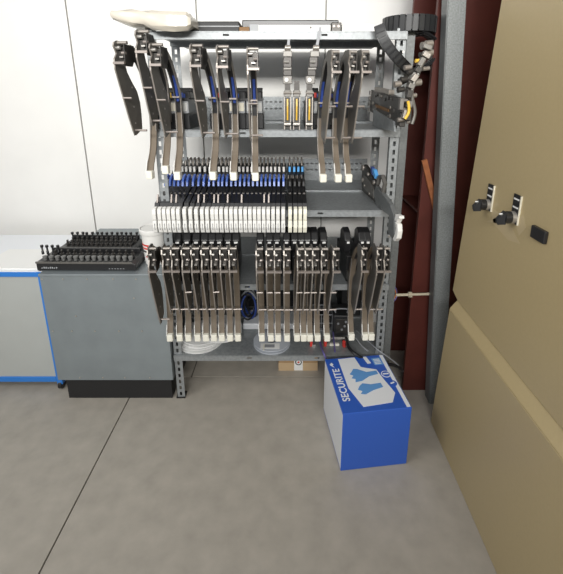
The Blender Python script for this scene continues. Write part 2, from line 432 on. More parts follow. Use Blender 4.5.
gT = 'steel tape feeders on the upper feeder shelf'
topL = [((114,63),(150.5,174.6)), ((136,52),(166,169.5)), ((150,65),(178,175.5)), ((190,66),(213.5,175.5)), ((216.5,67),(234,176)), ((247,69),(255.5,176.5))]
dots = ['red','yellow','blue','red','yellow','red']
for i, (a, b) in enumerate(topL):
    tape_feeder(a, b, ZS[1], f'{ORD[i]} steel tape feeder from the bare wall end of the upper feeder shelf', gT, .038, dot=dots[i], blue=i > 1, bw=.016 if i < 3 else .025)
topR = [((331.5,72),(323,178)), ((349,72),(338,178)), ((361.5,72),(348.5,178))]
for i, (a, b) in enumerate(topR):
    tape_feeder(a, b, ZS[1], f'{ORD[i]} steel tape feeder after the yellow-striped column feeders on upper shelf', gT, .030, dot='red', bw=.010)
gB = 'steel tape feeders on the lower feeder shelf'
nL = [148.5,162.5,171.5,182,191.5,201.5,211,220,229]; tL = [170.3,179.9,188.7,197.9,206.2,214.2,222,230.3,238.2]
for i in range(9):
    tape_feeder((nL[i], 271), (tL[i], 337), ZS[3], f'{ORD[i]} ivory-tipped feeder from the grey cabinet on lower feeder shelf, before the gap', gB, .029, blue=False, body='round', kp=1.02 if i == 0 else None, pin2=i in (3, 6))
nC = [256,266,274,283.4,297,304.7,312,321,332.5]; tC = [262,271,278.2,287.2,297,303.7,310,317.5,327]
for i in range(9):
    tape_feeder((nC[i], 271.5), (tC[i], 337), ZS[3], f'{ORD[i]} ivory-tipped feeder after the gap in the lower feeder row', gB, .027, blue=False, body='round', pin2=True)
nR = [361,376,383.7]; tR = [351.3,365,371.2]
for i in range(3):
    tape_feeder((nR[i], 271), (tR[i], 336), ZS[3], f'{ORD[2-i]} ivory-tipped feeder counted from the upright next to the red column, lower shelf', gB, .024, blue=False, body='round')

# ------------------------------------------------------------------ slim feeders with white handles (middle shelf)
def slim_meshes(kind):
    w = .0190; h = w/2; M = {}
    M['body'] = MB().prism([(-.045,-.012),(-.020,.034),(.05,.046),(.12,.060),(.20,.085),(.27,.110),(.30,.125),(.36,.135),(.40,.135),(.41,.10),(.41,.012),(.30,.003),(.0,.003),(-.016,.003),(-.016,-.055),(-.040,-.060)], 'x', -h, h).mesh('body', 'black_plastic')
    M['hook'] = MB().tube([(0, y, z) for y, z in ((.35,.13),(.355,.150),(.372,.165),(.395,.165),(.408,.150),(.405,.130))], .0045, 6).mesh('hook', 'plate_edge', True)
    M['mark'] = MB().box(-h*.55, h*.55, .276, .292, .112, .138).mesh('mark', 'white_plastic' if kind != 'cream' else 'sky_blue')
    M['lever'] = MB().prism([(.112,.078),(.118,.098),(.138,.116),(.168,.124),(.190,.112),(.185,.098),(.160,.100),(.142,.090),(.135,.074)], 'x', -h*.46, h*.46).mesh('lever', 'blue_lever' if kind != 'cream' else 'black_matte')
    M['roller'] = MB().cyl((-h*.5, .062, .056), (h*.5, .062, .056), .006, 8).mesh('roller', 'dark_metal', True)
    M['clamp'] = MB().box(-h*.9, h*.9, .215, .232, .092, .108).mesh('clamp', 'plate_edge')
    M['tab'] = MB().prism([(-.018,.030),(-.008,.030),(.008,.066),(.0,.068)], 'x', -h*.32, h*.32).mesh('tab', 'pin_steel')
    hm = 'cream_plastic' if kind == 'cream' else 'white_plastic'
    M['grip'] = MB().prism([(-.058,-.030),(-.046,-.026),(-.034,.010),(-.030,.022),(-.050,.026),(-.068,.020),(-.072,.000),(-.070,-.026)], 'x', -h*.78, h*.78).mesh('grip', hm)
    M['handle'] = MB().prism([(-.070,-.029),(-.046,-.029),(-.040,-.060),(-.034,-.086),(-.048,-.092),(-.066,-.084),(-.074,-.060)], 'x', -h*.84, h*.84).mesh('handle', hm)
    M['slit'] = MB().box(-.0012, .0012, -.0755, -.070, -.070, -.042).mesh('slit', 'grey_plastic')
    return M
SM = {'white': slim_meshes('white'), 'cream': slim_meshes('cream')}
def slim_feeder(X, label, group, kind, tab=True, rz=0, dy=0, dzz=0):
    t = thing('slim_feeder', label, 'feeder', (X, D + dy, ZS[2] + .001 + dzz), rz, group)
    for n, me in SM[kind].items():
        if n == 'tab' and not tab: continue
        if n == 'slit' and kind == 'cream': continue
        inst(n, me, t)
    return t
hx = [155.3,160.5,165,169.5,174.3,179,185.3,191.2,196.9,202.7,207.7,212.9,217,221.7,226.7,231.5,236.1,240.9,245.6,250.2,254.8,259.2,263.8,268.4,273.2,278,283.2]
tabs = {0,3,4,8,9,11,12,14,17,22,23}
for i, x in enumerate(hx):
    slim_feeder(P(x, 221, D-.06).x, f'{ORD[i]} white-handled slim feeder with blue lever, counted from the bare wall end', 'slim feeders with white handles on the middle shelf', 'white', i in tabs)
for i, x in enumerate([290.1, 295.4, 300.2, 304.9]):
    slim_feeder(P(x, 221, D-.06).x, f'{ORD[i]} cream-handled slim feeder with light blue mark, counted from the white-handled row', 'slim feeders with cream handles on the middle shelf', 'cream', False)
# the lone slim feeder by the right upright, seen from its side
lone = thing('slim_feeder', 'lone slim feeder with broad grey side plate and white hooked handle by the right upright', 'feeder', (.431, D - .095, ZS[2] + .004), R(6))
MB().prism([(-.085,-.052),(-.060,-.078),(-.016,-.070),(-.016,.002),(.16,.004),(.20,.05),(.17,.085),(.08,.072),(-.02,.052),(-.075,.012)], 'x', -.012, .006).build('side_plate', 'galv_dark', lone, bevel=.002)
MB().prism([(.15,.006),(.38,.01),(.40,.06),(.40,.135),(.36,.150),(.30,.135),(.24,.11),(.17,.09)], 'x', -.010, .006).build('body', 'dark_metal', lone, bevel=.003)
MB().prism([(.19,.022),(.36,.035),(.35,.10),(.24,.085),(.19,.06)], 'x', -.014, -.009).build('cover', 'plate_steel', lone)
for y, z, r in ((.38,.13,.016), (.37,.07,.012), (.29,.115,.009), (.20,.095,.010), (.25,.03,.007), (.33,.05,.007)):
    MB().cyl((-.017, y, z), (-.009, y, z), r, 10).build('roller', 'plate_edge', lone, True)
MB().prism([(.205,.112),(.23,.125),(.25,.150),(.225,.150),(.20,.13)], 'x', -.008, .008).build('lever', 'sky_blue', lone)
MB().prism([(.24,.120),(.265,.130),(.275,.156),(.252,.154)], 'x', -.008, .006).build('lever_root', 'blue', lone)
MB().tube([(0, y, z) for y, z in ((.10,.078),(.085,.115),(.115,.140),(.16,.130),(.175,.095))], .010, 8).build('hook', 'plate_steel', lone, True)
MB().prism([(-.095,-.002),(-.075,.005),(-.080,.030),(-.120,.034),(-.125,.024),(-.110,.018)], 'x', -.010, .010).build('grip', 'white_plastic', lone, bevel=.002)
MB().prism([(-.082,-.002),(-.108,-.004),(-.118,-.030),(-.112,-.062),(-.086,-.084),(-.070,-.078),(-.088,-.050),(-.092,-.028)], 'x', -.010, .010).build('handle', 'white_plastic', lone, bevel=.002)

# ------------------------------------------------------------------ column feeders with a yellow stripe (upper feeder shelf)
def column_feeder(px, topy, lean, label, mast=True):
    b = P(px, 127, D-.03)
    t = thing('column_feeder', label, 'feeder', (b.x, D-.03, ZS[1]), 0, 'column feeders with yellow strips')
    def z(py): return P(px, py, D-.03).z - ZS[1]
    MB().box(-.012, .012, .045, .26, .0, .115).build('body', 'black_plastic', t, bevel=.003)
    for s_ in (-1, 1):
        MB().box(s_*.012-.002, s_*.012+.002, -.008, .05, .002, z(96)).build('rail', 'plate_edge', t)
    MB().ribbon([(.002, z(120)), (-.008, z(112)), (-.010, z(106)), (-.004, z(99))], -.003, .003, .005).build('tape_strip', 'yellow', t)
    MB().cyl((-.013, -.006, z(124)), (.013, -.006, z(124)), .008, 10).build('roller', 'bright_steel', t, True)
    MB().box(-.012, .012, .006, .045, .004, z(98)).build('inner_block', 'dark_metal', t)
    MB().box(-.013, .013, -.012, .04, z(97), z(90)).build('bearing_block', 'plate_steel', t, bevel=.002)
    MB().cyl((-.016, -.010, z(93)), (.016, -.010, z(93)), .006, 8).build('bolt', 'plate_edge', t, True)
    MB().box(-.011, .011, -.004, .03, z(90), z(84)).build('jaw', 'dark_metal', t)
    if mast:
        segs = [(84, 76, 'plate_steel', .018), (76, 70, 'dark_metal', .0165), (70, 67.5, 'plate_steel', .017), (67.5, 57, 'dark_metal', .0165), (57, 51, 'plate_steel', .0175), (51, 47, 'plate_edge', .011)]
        dx = lambda py: lean * (84 - py) / 36
        for y0, y1, m, hw_ in segs:
            xx = dx((y0+y1)/2)
            MB().box(xx-hw_, xx+hw_, -.010, .018, z(y0), z(y1)).build('mast_block', m, t, bevel=.002)
        MB().cyl((dx(60)-.014, -.013, z(62)), (dx(60)+.006, -.013, z(62)), .006, 8).build('bolt', 'bright_steel', t, True)
        MB().cyl((dx(80)-.004, -.018, z(80)), (dx(80)-.004, -.008, z(80)), .008, 10).build('bolt', 'label_white', t, True)
        MB().cyl((dx(48)-.010, -.004, z(48)), (dx(48)+.012, -.004, z(48)), .011, 10).build('head_roller', 'plate_edge', t, True)
        xa = dx(47)
        MB().add([(xa-.004, .0, z(49)), (xa+.008, .0, z(49)), (xa+.010+lean*.5, .0, z(topy)), (xa+.0+lean*.5, .0, z(topy)), (xa-.004, .003, z(49)), (xa+.008, .003, z(49)), (xa+.010+lean*.5, .003, z(topy)), (xa+.0+lean*.5, .003, z(topy))],
                 [(0,1,2,3),(7,6,5,4),(0,4,5,1),(1,5,6,2),(2,6,7,3),(3,7,4,0)]).build('strap', 'cable_grey', t)
    else:
        MB().box(-.010, .010, -.006, .012, z(84), z(81)).build('mast_block', 'dark_metal', t)
column_feeder(287.5, 39, 0, 'tall column feeder with yellow strip and short grey strap above')
column_feeder(296.5, 0, 0, 'short column feeder with yellow strip and no mast, between two tall ones', False)
column_feeder(309, 27, .022, 'tall leaning column feeder with yellow strip and long grey strap')

# ------------------------------------------------------------------ feeder lying askew by the right upright
r_, f_ = Vector((.405, 1.95, 0)), Vector((.416, 1.46, 0))
ax = thing('tape_feeder', 'bare mechanical feeder lying askew with raised arm beside the upright and cable chain', 'feeder', (f_.x, f_.y, ZS[1]), math.atan2(-(r_.x-f_.x), r_.y-f_.y))
Lb = math.hypot(r_.x-f_.x, r_.y-f_.y)
zs = lambda px, py, Y: P(px, py, Y).z - ZS[1]
MB().prism([(0, .030), (0, .125), (Lb*.5, .150), (Lb, .160), (Lb, .065), (Lb*.6, .040)], 'x', -.012, .010).build('body', 'dark_metal', ax, bevel=.003)
MB().prism([(Lb*.08, .010), (Lb*.12, .045), (Lb*.80, .075), (Lb*.76, .004), (Lb*.5, .002)], 'x', -.018, -.010).build('base_plate', 'galv', ax)
MB().prism([(Lb*.35, .135), (Lb*.35, .158), (Lb*.85, .172), (Lb*.85, .150)], 'x', -.012, .010).build('top_plate', 'plate_edge', ax)
MB().prism([(Lb*.3, .075), (Lb*.3, .087), (Lb*.75, .098), (Lb*.75, .086)], 'x', -.016, -.012).build('brass_strip', 'brown', ax)
random.seed(3)
for k in range(22):
    y = random.uniform(.02, Lb*.98); z, r = random.uniform(.04, .12) + .035*y/Lb, random.uniform(.004, .009)
    MB().cyl((-.012-random.uniform(.002,.006), y, z), (-.010, y, z), r, 8).build('bolt', random.choice(['plate_edge','plate_steel','plate_steel','dark_metal']), ax, True)
for k in range(4):
    MB().box(-.020, .012, Lb-.004-k*.006, Lb+.020-k*.008, .06+k*.026, .078+k*.026).build('rear_finger', 'plate_steel', ax)
# raised arm, built in the same plane as the rack front
def axl(px, py, Y):
    p = P(px, py, Y); o = Vector((f_.x, f_.y, ZS[1])); a_ = -ax.rotation_euler.z; d = p - o
    return Vector((d.x*math.cos(a_) - d.y*math.sin(a_), d.x*math.sin(a_) + d.y*math.cos(a_), d.z))
def axtube(pts, r, name, m, n=8):
    MB().tube(smoothpath([axl(*p) for p in pts], 4), r, n).build(name, m, ax, True)
axtube([(406,122,1.46), (409,108,1.46), (408,92,1.46), (412,78,1.45), (421,64,1.45), (424,54,1.45)], .011, 'arm', 'plate_steel')
axtube([(412,124,1.43), (415,112,1.43), (412,96,1.43), (413,86,1.43), (419,72,1.43), (422,60,1.43)], .006, 'arm_rail', 'plate_steel')
axtube([(405,119,1.42), (408.5,113,1.42), (409,107,1.42), (408,101,1.42)], .005, 'tape_strip', 'yellow')
for (px, py, r, m) in ((425,46,.014,'plate_edge'), (429,44,.012,'plate_edge'), (429,53,.013,'plate_edge'), (423,55,.010,'dark_metal'), (419,61,.007,'yellow'), (426,69,.008,'plate_edge'), (417.5,83,.013,'plate_edge'), (411,72,.010,'dark_metal'), (397.5,84.5,.012,'plate_edge'), (404,80,.012,'dark_metal'), (408,68,.010,'plate_edge'), (401,90,.010,'dark_metal'), (413,96,.009,'plate_edge'), (404,101,.008,'plate_edge'), (404,110,.008,'plate_edge'), (410,122,.008,'plate_edge'), (401,120,.009,'plate_edge')):
    p = P(px, py, 1.44)
    MB().cyl(axl(px, py, 1.445)-Vector((.012,0,0)), axl(px, py, 1.445)+Vector((.012,.004,.003)), r*.9, 10).build('bolt', m, ax, True)
for (px, py, wx, hz, tilt, m) in ((408,116,.018,.030,0,'dark_metal'), (409,104,.020,.022,.1,'plate_steel'), (409,94,.018,.026,.1,'dark_metal'), (411,86,.022,.018,.4,'plate_steel'), (414,78,.018,.026,.6,'plate_edge'), (418,70,.020,.020,.6,'dark_metal'), (421,62,.016,.030,.5,'plate_steel'), (426,55,.026,.018,.5,'plate_edge'), (427,47,.030,.016,.3,'plate_steel'), (401,104,.014,.040,0,'plate_steel'), (404,114,.010,.030,.2,'plate_edge')):
    c_ = axl(px, py, 1.435); bmb = MB().box(-wx/2, wx/2, -.012, .012, -hz/2, hz/2)
    bo = bmb.build('arm_block', m, ax, bevel=.002, loc=c_); bo.rotation_euler = (0, tilt, 0)
axtube([(398,85,1.46), (404,82,1.46), (410,80,1.46)], .006, 'bracket', 'dark_metal')

# ------------------------------------------------------------------ things on the top shelf
zt0 = ZS[0]
p0, p1 = P(113, 24, D-.02), P(176, 30, D-.02)
wrap = MB()
n = 18
pts = [(0, .005, .03), (.012, .014, .06), (.05, .022, .08), (.10, .030, .10), (.14, .026, .095), (.17, .034, .10), (.25, .037, .105), (.30, .034, .10), (.315, .016, .09)]
CZ = [.046, .042, .034, .026, .026, .018, .014, .014, .014]
vsx = []
for (x, hh, dd), cz_ in zip(pts, CZ):
    for k in range(n):
        a = 2*math.pi*(k+.5)/n; ca, sa = math.cos(a), math.sin(a)
        yy = .02 + dd*.8*math.copysign(abs(ca)**.45, ca); zz = cz_ + hh*math.copysign(abs(sa)**.45, sa) + .004*math.sin(9*x*10 + 3*k)
        if x > .14 and yy > .018: zz = max(zz, .002)
        vsx.append((x, yy, zz))
fsx = [tuple(range(n-1,-1,-1)), tuple(range((len(pts)-1)*n, len(pts)*n))]
for i in range(len(pts)-1):
    fsx += [(i*n+k, i*n+(k+1) % n, (i+1)*n+(k+1) % n, (i+1)*n+k) for k in range(n)]
wrap.add(vsx, fsx)
wr = wrap.build('wrapped_bundle', 'film', None, True, loc=(p0.x, D-.035, zt0+.010)); tag(wr, 'cream plastic-wrapped bundle jutting off the wall end of the top shelf', 'bundle')
def tbox(name, px0, px1, h, y0, y1, m, label, cat, bevel=.003, z=0):
    a, b = P(px0, 28, D).x, P(px1, 28, D).x
    return tag(MB().box(0, b-a, 0, y1-y0, 0, h).build(name, m, None, bevel=bevel, loc=(a, D+y0, zt0+z)), label, cat)
def rp(px): return P(px, 28, D).x
tb = thing('tool_case', 'long black case lying on the top shelf next to the wrapped bundle', 'case', (rp(183), D+.05, zt0))
MB().box(0, rp(238)-rp(183), 0, .16, 0, .045).build('body', 'black_matte', tb, bevel=.004)
MB().box(-.030, -.001, 0, .03, .004, .034).build('end_cap', 'cream_plastic', tb, bevel=.003)
MB().box(0, rp(238)-rp(183), -.002, .002, .024, .028).build('seam', 'grey_plastic', tb)
tbox('wood_offcut', 238.5, 249, .020, .02, .075, 'brown', 'small brown offcut on the top shelf between black case and white bar', 'offcut')
wb = thing('white_bar', 'long white plastic bar lying along the front of the top shelf', 'bar', (rp(249.5), D+.012, zt0))
MB().box(0, rp(331)-rp(249.5), 0, .035, 0, .026).build('bar', 'white_plastic', wb, bevel=.002)
MB().box(0, .035, -.001, .03, .004, .0275).build('end_section', 'grey_plastic', wb)
MB().cyl((.24, -.002, .016), (.24, .004, .016), .004, 8).build('screw', 'dark_metal', wb)
bk = thing('black_tray', 'flat black tray behind the white bar on the top shelf', 'tray', (rp(240), D+.08, zt0))
MB().box(0, rp(341)-rp(240), 0, .2, .012, .055).build('body', 'black_plastic', bk, bevel=.004)
for k in (0.01, .40): MB().box(k, k+.03, .02, .18, 0, .012).build('foot', 'black_matte', bk)
cb = thing('connector_block', 'dark grey metal connector block at the end of the white bar', 'connector', (rp(331.5), D+.01, zt0))
MB().box(0, .040, 0, .04, 0, .035).build('body', 'dark_metal', cb, bevel=.003)
for k in (.010, .028): MB().cyl((k, -.004, .02), (k, 0, .02), .005, 8).build('screw', 'pin_steel', cb, True)
tbox('white_carton', 342.5, 376, .030, .02, .16, 'white_plastic', 'short white carton on the top shelf between connector block and cable chain', 'carton')

# black cable chain: coil on the shelf and the end hanging down
cc = P(409, 27, D+.09)
chn = thing('cable_chain', 'coiled black plastic cable chain on the top shelf with its end hanging down', 'cable chain', (cc.x, D+.09, zt0))
lk = MB().box(-.0095, .0095, -.010, .010, -.030, .030).mesh('link', 'chain_grey')
lk2 = MB().box(-.0065, .0065, -.012, .012, -.022, .022).mesh('link_pad', 'black_matte')
for ri, (rad, zz) in enumerate(((.098, .032), (.074, .032))):
    cnt = int(2*math.pi*rad/.022)
    for k in range(cnt):
        a = 2*math.pi*k/cnt
        o = inst('link', lk, chn, (rad*math.cos(a), rad*math.sin(a), zz), (0, 0, a+math.pi/2))
MB().lathe([(.068, .008), (.104, .008), (.104, .054), (.068, .054)], closed=True, n=40).build('band', 'black_matte', chn)
hang = [Vector(sub(P(*q), chn.location)) for q in ((379,25,1.63), (383,38,1.62), (392,52,1.62), (403,64,1.63), (411,71,1.66), (421,69,1.72), (431,61,1.76), (436,50,1.78), (434,41,1.77), (427,35,1.73), (419,31,1.70))]
hp = smoothpath(hang, 6)
band = MB(); vv = []; half = .020
def bandframe(i):
    a = hp[max(i-1,0)]; b = hp[min(i+1,len(hp)-1)]; t_ = (b-a).normalized()
    wdir = Vector((.55, -.75, .35)) if i < 26 else Vector((.2, -.95, .1))
    k = min(1, max(0, (i-18)/12)); wdir = Vector((.72,-.2,.5)).lerp(Vector((.1,-1,.05)), k)
    wdir = (wdir - t_*wdir.dot(t_)).normalized(); return t_, wdir, t_.cross(wdir)
for i, p in enumerate(hp):
    t_, wd_, nn = bandframe(i)
    vv += [p+wd_*half+nn*.004, p-wd_*half+nn*.004, p-wd_*half-nn*.004, p+wd_*half-nn*.004]
ff = [(0,1,2,3), tuple(4*(len(hp)-1)+k for k in (3,2,1,0))]
for i in range(len(hp)-1): ff += [(4*i+k, 4*i+(k+1) % 4, 4*i+4+(k+1) % 4, 4*i+4+k) for k in range(4)]
band.add(vv, ff); band.build('hanging_band', 'black_plastic', chn)
lk3 = MB().box(-.0065, .0065, -.015, .015, -.008, .008).mesh('link', 'chain_grey')
acc = 0; last = hp[0]
for i in range(1, len(hp)-1):
    acc += (hp[i]-last).length; last = hp[i]
    if acc >= .019:
        acc = 0; t_, wd_, nn = bandframe(i)
        M = Matrix((t_, wd_, nn)).transposed().to_4x4(); M.translation = hp[i]
        o = inst('link', lk3, chn); o.matrix_local = M
        for s_ in (-1, 1): pass

# ------------------------------------------------------------------ grey cabinet on the left and what stands on it
CY = 1.66
cl = P(39, 274, CY); cx0 = cl.x; cx1 = P(173, 380, CY).x; cz1 = cl.z; cz0 = P(100, 380, CY).z
cab = thing('metal_cabinet', 'plain grey galvanised sheet-metal cabinet with riveted front beside the shelving', 'cabinet', (cx0, CY, 0))
cw_ = cx1 - cx0
MB().box(0, cw_, .004, .62, cz0, cz1-.012).build('body', 'cab_steel', cab)
MB().box(0, cw_, 0, .004, cz0, cz1-.006).build('front_sheet', 'cab_steel', cab)
MB().box(-.004, cw_, -.004, .624, cz1-.012, cz1).build('top_sheet', 'cab_steel', cab, bevel=.002)
MB().box(.02, cw_-.02, .03, .60, .0, cz0).build('plinth', 'black_matte', cab)
rv = MB().cyl((0, -.0025, 0), (0, .001, 0), .0042, 8).mesh('rivet', 'bright_steel')
for px, py in [(42,279),(63,279),(87,279),(113,279),(136,279),(53,331),(72,331),(95,331),(119,331),(142,331),(57,377.5),(80,377.5),(103,377.5),(125,377.5),(150,377.5),(76,316),(134,298)]:
    q = P(px, py, CY)
    if cx0+.006 < q.x < cx1-.004: inst('rivet', rv, cab, (q.x-cx0, 0, q.z))

# blue framed cart behind the cabinet's outer side
ct = thing('cart', 'blue-framed trolley with pale grey side panel beside the grey cabinet', 'trolley', (-1.165, 1.75, 0))
ctop = .672
MB().box(-.62, -.03, .006, .5, .075, ctop-.03).build('side_panel', 'cart_panel', ct)
for x in (-.65, -.03): MB().box(x, x+.03, 0, .03, .03, ctop).build('frame_post', 'cart_blue', ct, bevel=.003)
for x in (-.65, -.03): MB().box(x, x+.03, .47, .5, .03, ctop).build('frame_post', 'cart_blue', ct, bevel=.003)
MB().box(-.65, 0, -.002, .03, ctop-.03, ctop-.004).build('top_frame', 'cart_blue', ct, bevel=.003)
MB().box(-.65, 0, 0, .5, ctop-.004, ctop).build('top_board', 'box_white', ct)
MB().box(-.62, -.03, 0, .03, .045, .075).build('bottom_rail', 'cart_blue', ct, bevel=.003)
for x in (-.635, -.015):
    for y in (.015, .485): MB().cyl((x-.008, y, .024), (x+.008, y, .024), .024, 14).build('castor', 'black_plastic', ct, True)
tag(MB().box(0, .30, 0, .24, 0, .006).build('paper_stack', 'label_white', None, loc=(-1.50, 1.77, ctop)), 'white sheets of paper lying on the blue-framed trolley', 'paper')

# nozzle trays
def tray(x0, x1, y0, dep, h, rz, pins, label):
    t = thing('nozzle_tray', label, 'tray', (x0, y0, cz1+.0005), rz, 'nozzle trays on the cabinet')
    Lx = x1 - x0
    MB().prism([(0, .004), (0, h), (Lx-.018, h), (Lx, h-.012), (Lx, .008), (Lx-.008, .004)], 'y', 0, dep).build('base', 'black_plastic', t, bevel=.002)
    for x in (.03, Lx-.04): MB().box(x, x+.012, .01, dep-.01, 0, .005).build('foot', 'black_matte', t)
    MB().box(-.002, Lx-.016, -.002, .004, h-.006, h+.002).build('front_rim', 'plate_steel', t)
    MB().box(.012, Lx-.02, .045, .050, h, h+.012).build('rib', 'black_matte', t)
    MB().box(.008, Lx-.02, dep-.014, dep-.002, h, h+.022).build('back_rib', 'black_plastic', t, bevel=.002)
    return t, Lx
A_, B_ = P(36.5, 266, 1.69), P(136.5, 269, 1.69)
t1_, L1 = tray(A_.x, B_.x, 1.690, .13, .044, -.012, 14, 'longer black nozzle tray with grey pegs along the front of the cabinet top')
peg = MB().lathe([(.0085,0),(.0085,.010),(.011,.012),(.011,.020),(.007,.022)], n=12).mesh('nozzle', 'peg_grey', True)
peg2 = MB().lathe([(.0065,0),(.0065,.006),(.010,.008),(.010,.013),(.005,.015),(.005,.030)], n=10).mesh('nozzle', 'dark_metal', True)
pin = MB().lathe([(.006,0),(.0055,.016),(.004,.018),(.004,.034),(.007,.036),(.007,.046)], n=10).mesh('nozzle', 'black_plastic', True)
for k in range(15): inst('nozzle', peg, t1_, (.03+k*(L1-.06)/14, .026, .044))
for k in range(13): inst('nozzle', peg2, t1_, (.05+k*(L1-.09)/12, .075, .044))
for px in (42.5, 47.5, 53, 58.5):
    q = P(px, 256, 1.78); inst('nozzle', pin, t1_, (q.x-A_.x, .095, .044))
for k in range(8):
    MB().box(.022+k*.0095, .028+k*.0095, -.0008, .0, .013, .021 if k % 3 else .018).build('print_mark', 'grey_plastic', t1_)
for k in range(6):
    MB().box(L1-.125+k*.013, L1-.119+k*.013, -.0008, .0, .012, .015).build('print_mark', 'grey_plastic', t1_)
A2, B2 = P(62, 252, 1.87), P(137, 254, 1.87)
t2_, L2 = tray(A2.x, B2.x, 1.855, .13, .050, -.012, 14, 'shorter black nozzle tray bristling with tall pins behind the longer tray')
for k in range(14): inst('nozzle', pin, t2_, (.02+k*(L2-.045)/13, .098, .050), (random.uniform(-.08,.08), random.uniform(-.1,.1), 0))
for k in range(14): inst('nozzle', peg2, t2_, (.036+k*(L2-.06)/13, .066, .050))
for k in range(14): inst('nozzle', peg2, t2_, (.03+k*(L2-.06)/13, .026, .050))
# white bucket
bc = P(153, 262, 1.79)
bkt = thing('bucket', 'white plastic tub with red printed label standing on the cabinet by the rack', 'tub', (bc.x+.014, 1.80, cz1))
MB().lathe([(.050, 0), (.058, .15), (.060, .152)], n=32).build('tub', 'white_plastic', bkt, True)
MB().lathe([(.064, .152), (.066, .156), (.066, .172), (.061, .176), (.058, .172)], n=32).build('lid', 'white_plastic', bkt, True)
def wrapstrip(name, z0, z1, a0, a1, m, r0=.0536, sl_=.0534):
    mb = MB(); n = 10; vs_ = []
    for k in range(n+1):
        a = R(a0 + (a1-a0)*k/n)
        for z in (z0, z1):
            r = .050 + .008*z/.15 + .0006; vs_.append((r*math.cos(a), r*math.sin(a), z))
        for z in (z1, z0):
            r = .050 + .008*z/.15 - .001; vs_.append((r*math.cos(a), r*math.sin(a), z))
    fs_ = [(0,1,2,3), tuple(4*n+k for k in (3,2,1,0))]
    for k in range(n): fs_ += [(4*k+j, 4*k+(j+1) % 4, 4*k+4+(j+1) % 4, 4*k+4+j) for j in range(4)]
    return mb.add(vs_, fs_).build(name, m, bkt, True)
wrapstrip('label_band', .080, .105, 195, 262, 'red'); wrapstrip('print_line', .064, .072, 205, 255, 'dark_metal'); wrapstrip('print_dot', .040, .046, 232, 244, 'red')
wrapstrip('print_line', .089, .096, 208, 250, 'white_plastic').scale = (1.006, 1.006, 1)

# ------------------------------------------------------------------ bottom shelf
zb = ZS[4]
def reel(name, px, Yc, rad, z, m, label, tilt=(0, 0)):
    X = P(px, 345, Yc).x
    t = thing(name, label, 'reel', (X, Yc, z))
    t.rotation_euler = (tilt[0], tilt[1], 0)
    fl_ = MB().lathe([(.030, 0), (rad, 0), (rad, .003), (.030, .003)], closed=True, n=40)
    me = fl_.mesh('flange', m, True)
    inst('flange', me, t); inst('flange', me, t, (0, 0, .017))
    MB().lathe([(.022, .003), (.034, .003), (.034, .017), (.022, .017)], closed=True, n=28).build('hub', m, t, True)
    MB().lathe([(.036, .003), (rad*.72, .003), (rad*.72, .017), (.036, .017)], closed=True, n=36).build('tape_winding', 'label_white' if m == 'reel_white' else 'cable_grey', t, True)
    return t
reel('component_reel', 201, 1.806, .118, zb+.001, 'reel_white', 'white component reel lying flat on the bottom shelf next to the upright')
reel('component_reel', 203, 1.815, .112, zb+.0225, 'reel_white', 'white component reel lying on top of another white reel')
reel('component_reel', 222, 1.825, .108, zb+.046, 'reel_white', 'white component reel lapping over the stacked white reels', (R(2), R(4)))
rc = reel('component_reel', 272, 1.776, .094, zb+.001, 'reel_clear', 'translucent bluish reel with paper label on the bottom shelf')
MB().box(-.055, .040, -.075, -.030, .0202, .0208).build('paper_label', 'label_white', rc)
MB().box(-.035, .015, -.065, -.040, .0209, .0212).build('label_print', 'cable_grey', rc)
MB().ribbon([(-.09, .022), (-.04, .022)], -.04, -.034, .002).build('tape_tail', 'cream_plastic', rc)
a, b = P(243, 330, 1.90).x, P(302, 330, 1.90).x
hc = P(250, 324, 1.895).z - zb
tag(MB().box(0, b-a, 0, .13, 0, hc).build('white_carton', 'box_white', None, bevel=.006, loc=(a, 1.895, zb+.001)), 'long low white carton behind the reels on the bottom shelf', 'carton')
a, b = XL + .04, P(326, 300, 2.16).x
bin_ = thing('storage_bin', 'black plastic storage bin at the back of the bottom shelf behind the white carton', 'bin', (a, 2.14, zb-.002))
MB().box(0, b-a, 0, .16, 0, .29).build('tub', 'black_matte', bin_, bevel=.006)
MB().box(-.008, b-a+.008, -.008, .165, .27, .288).build('rim', 'black_plastic', bin_, bevel=.004)
# cable coil
q = P(251, 306, 1.96)
coil = thing('cable_coil', 'coil of black, blue and grey cables standing on the white carton', 'cable coil', (q.x, 1.965, zb+.001+hc))
random.seed(5)
for k in range(13):
    rr = random.uniform(.055, .080); yo = random.uniform(-.040, .040); xo = random.uniform(-.015, .015)
    m = ['black_plastic', 'blue', 'black_plastic', 'cable_grey', 'black_plastic', 'blue'][k % 6]
    MB().tube([(xo + rr*.55*math.cos(t_*math.pi/12), yo+.01*math.sin(t_*math.pi/6+k), .0065+rr*1.08 + rr*1.08*math.sin(t_*math.pi/12)) for t_ in range(24)], .0055, 6, True).build('cable_loop', m, coil, True)
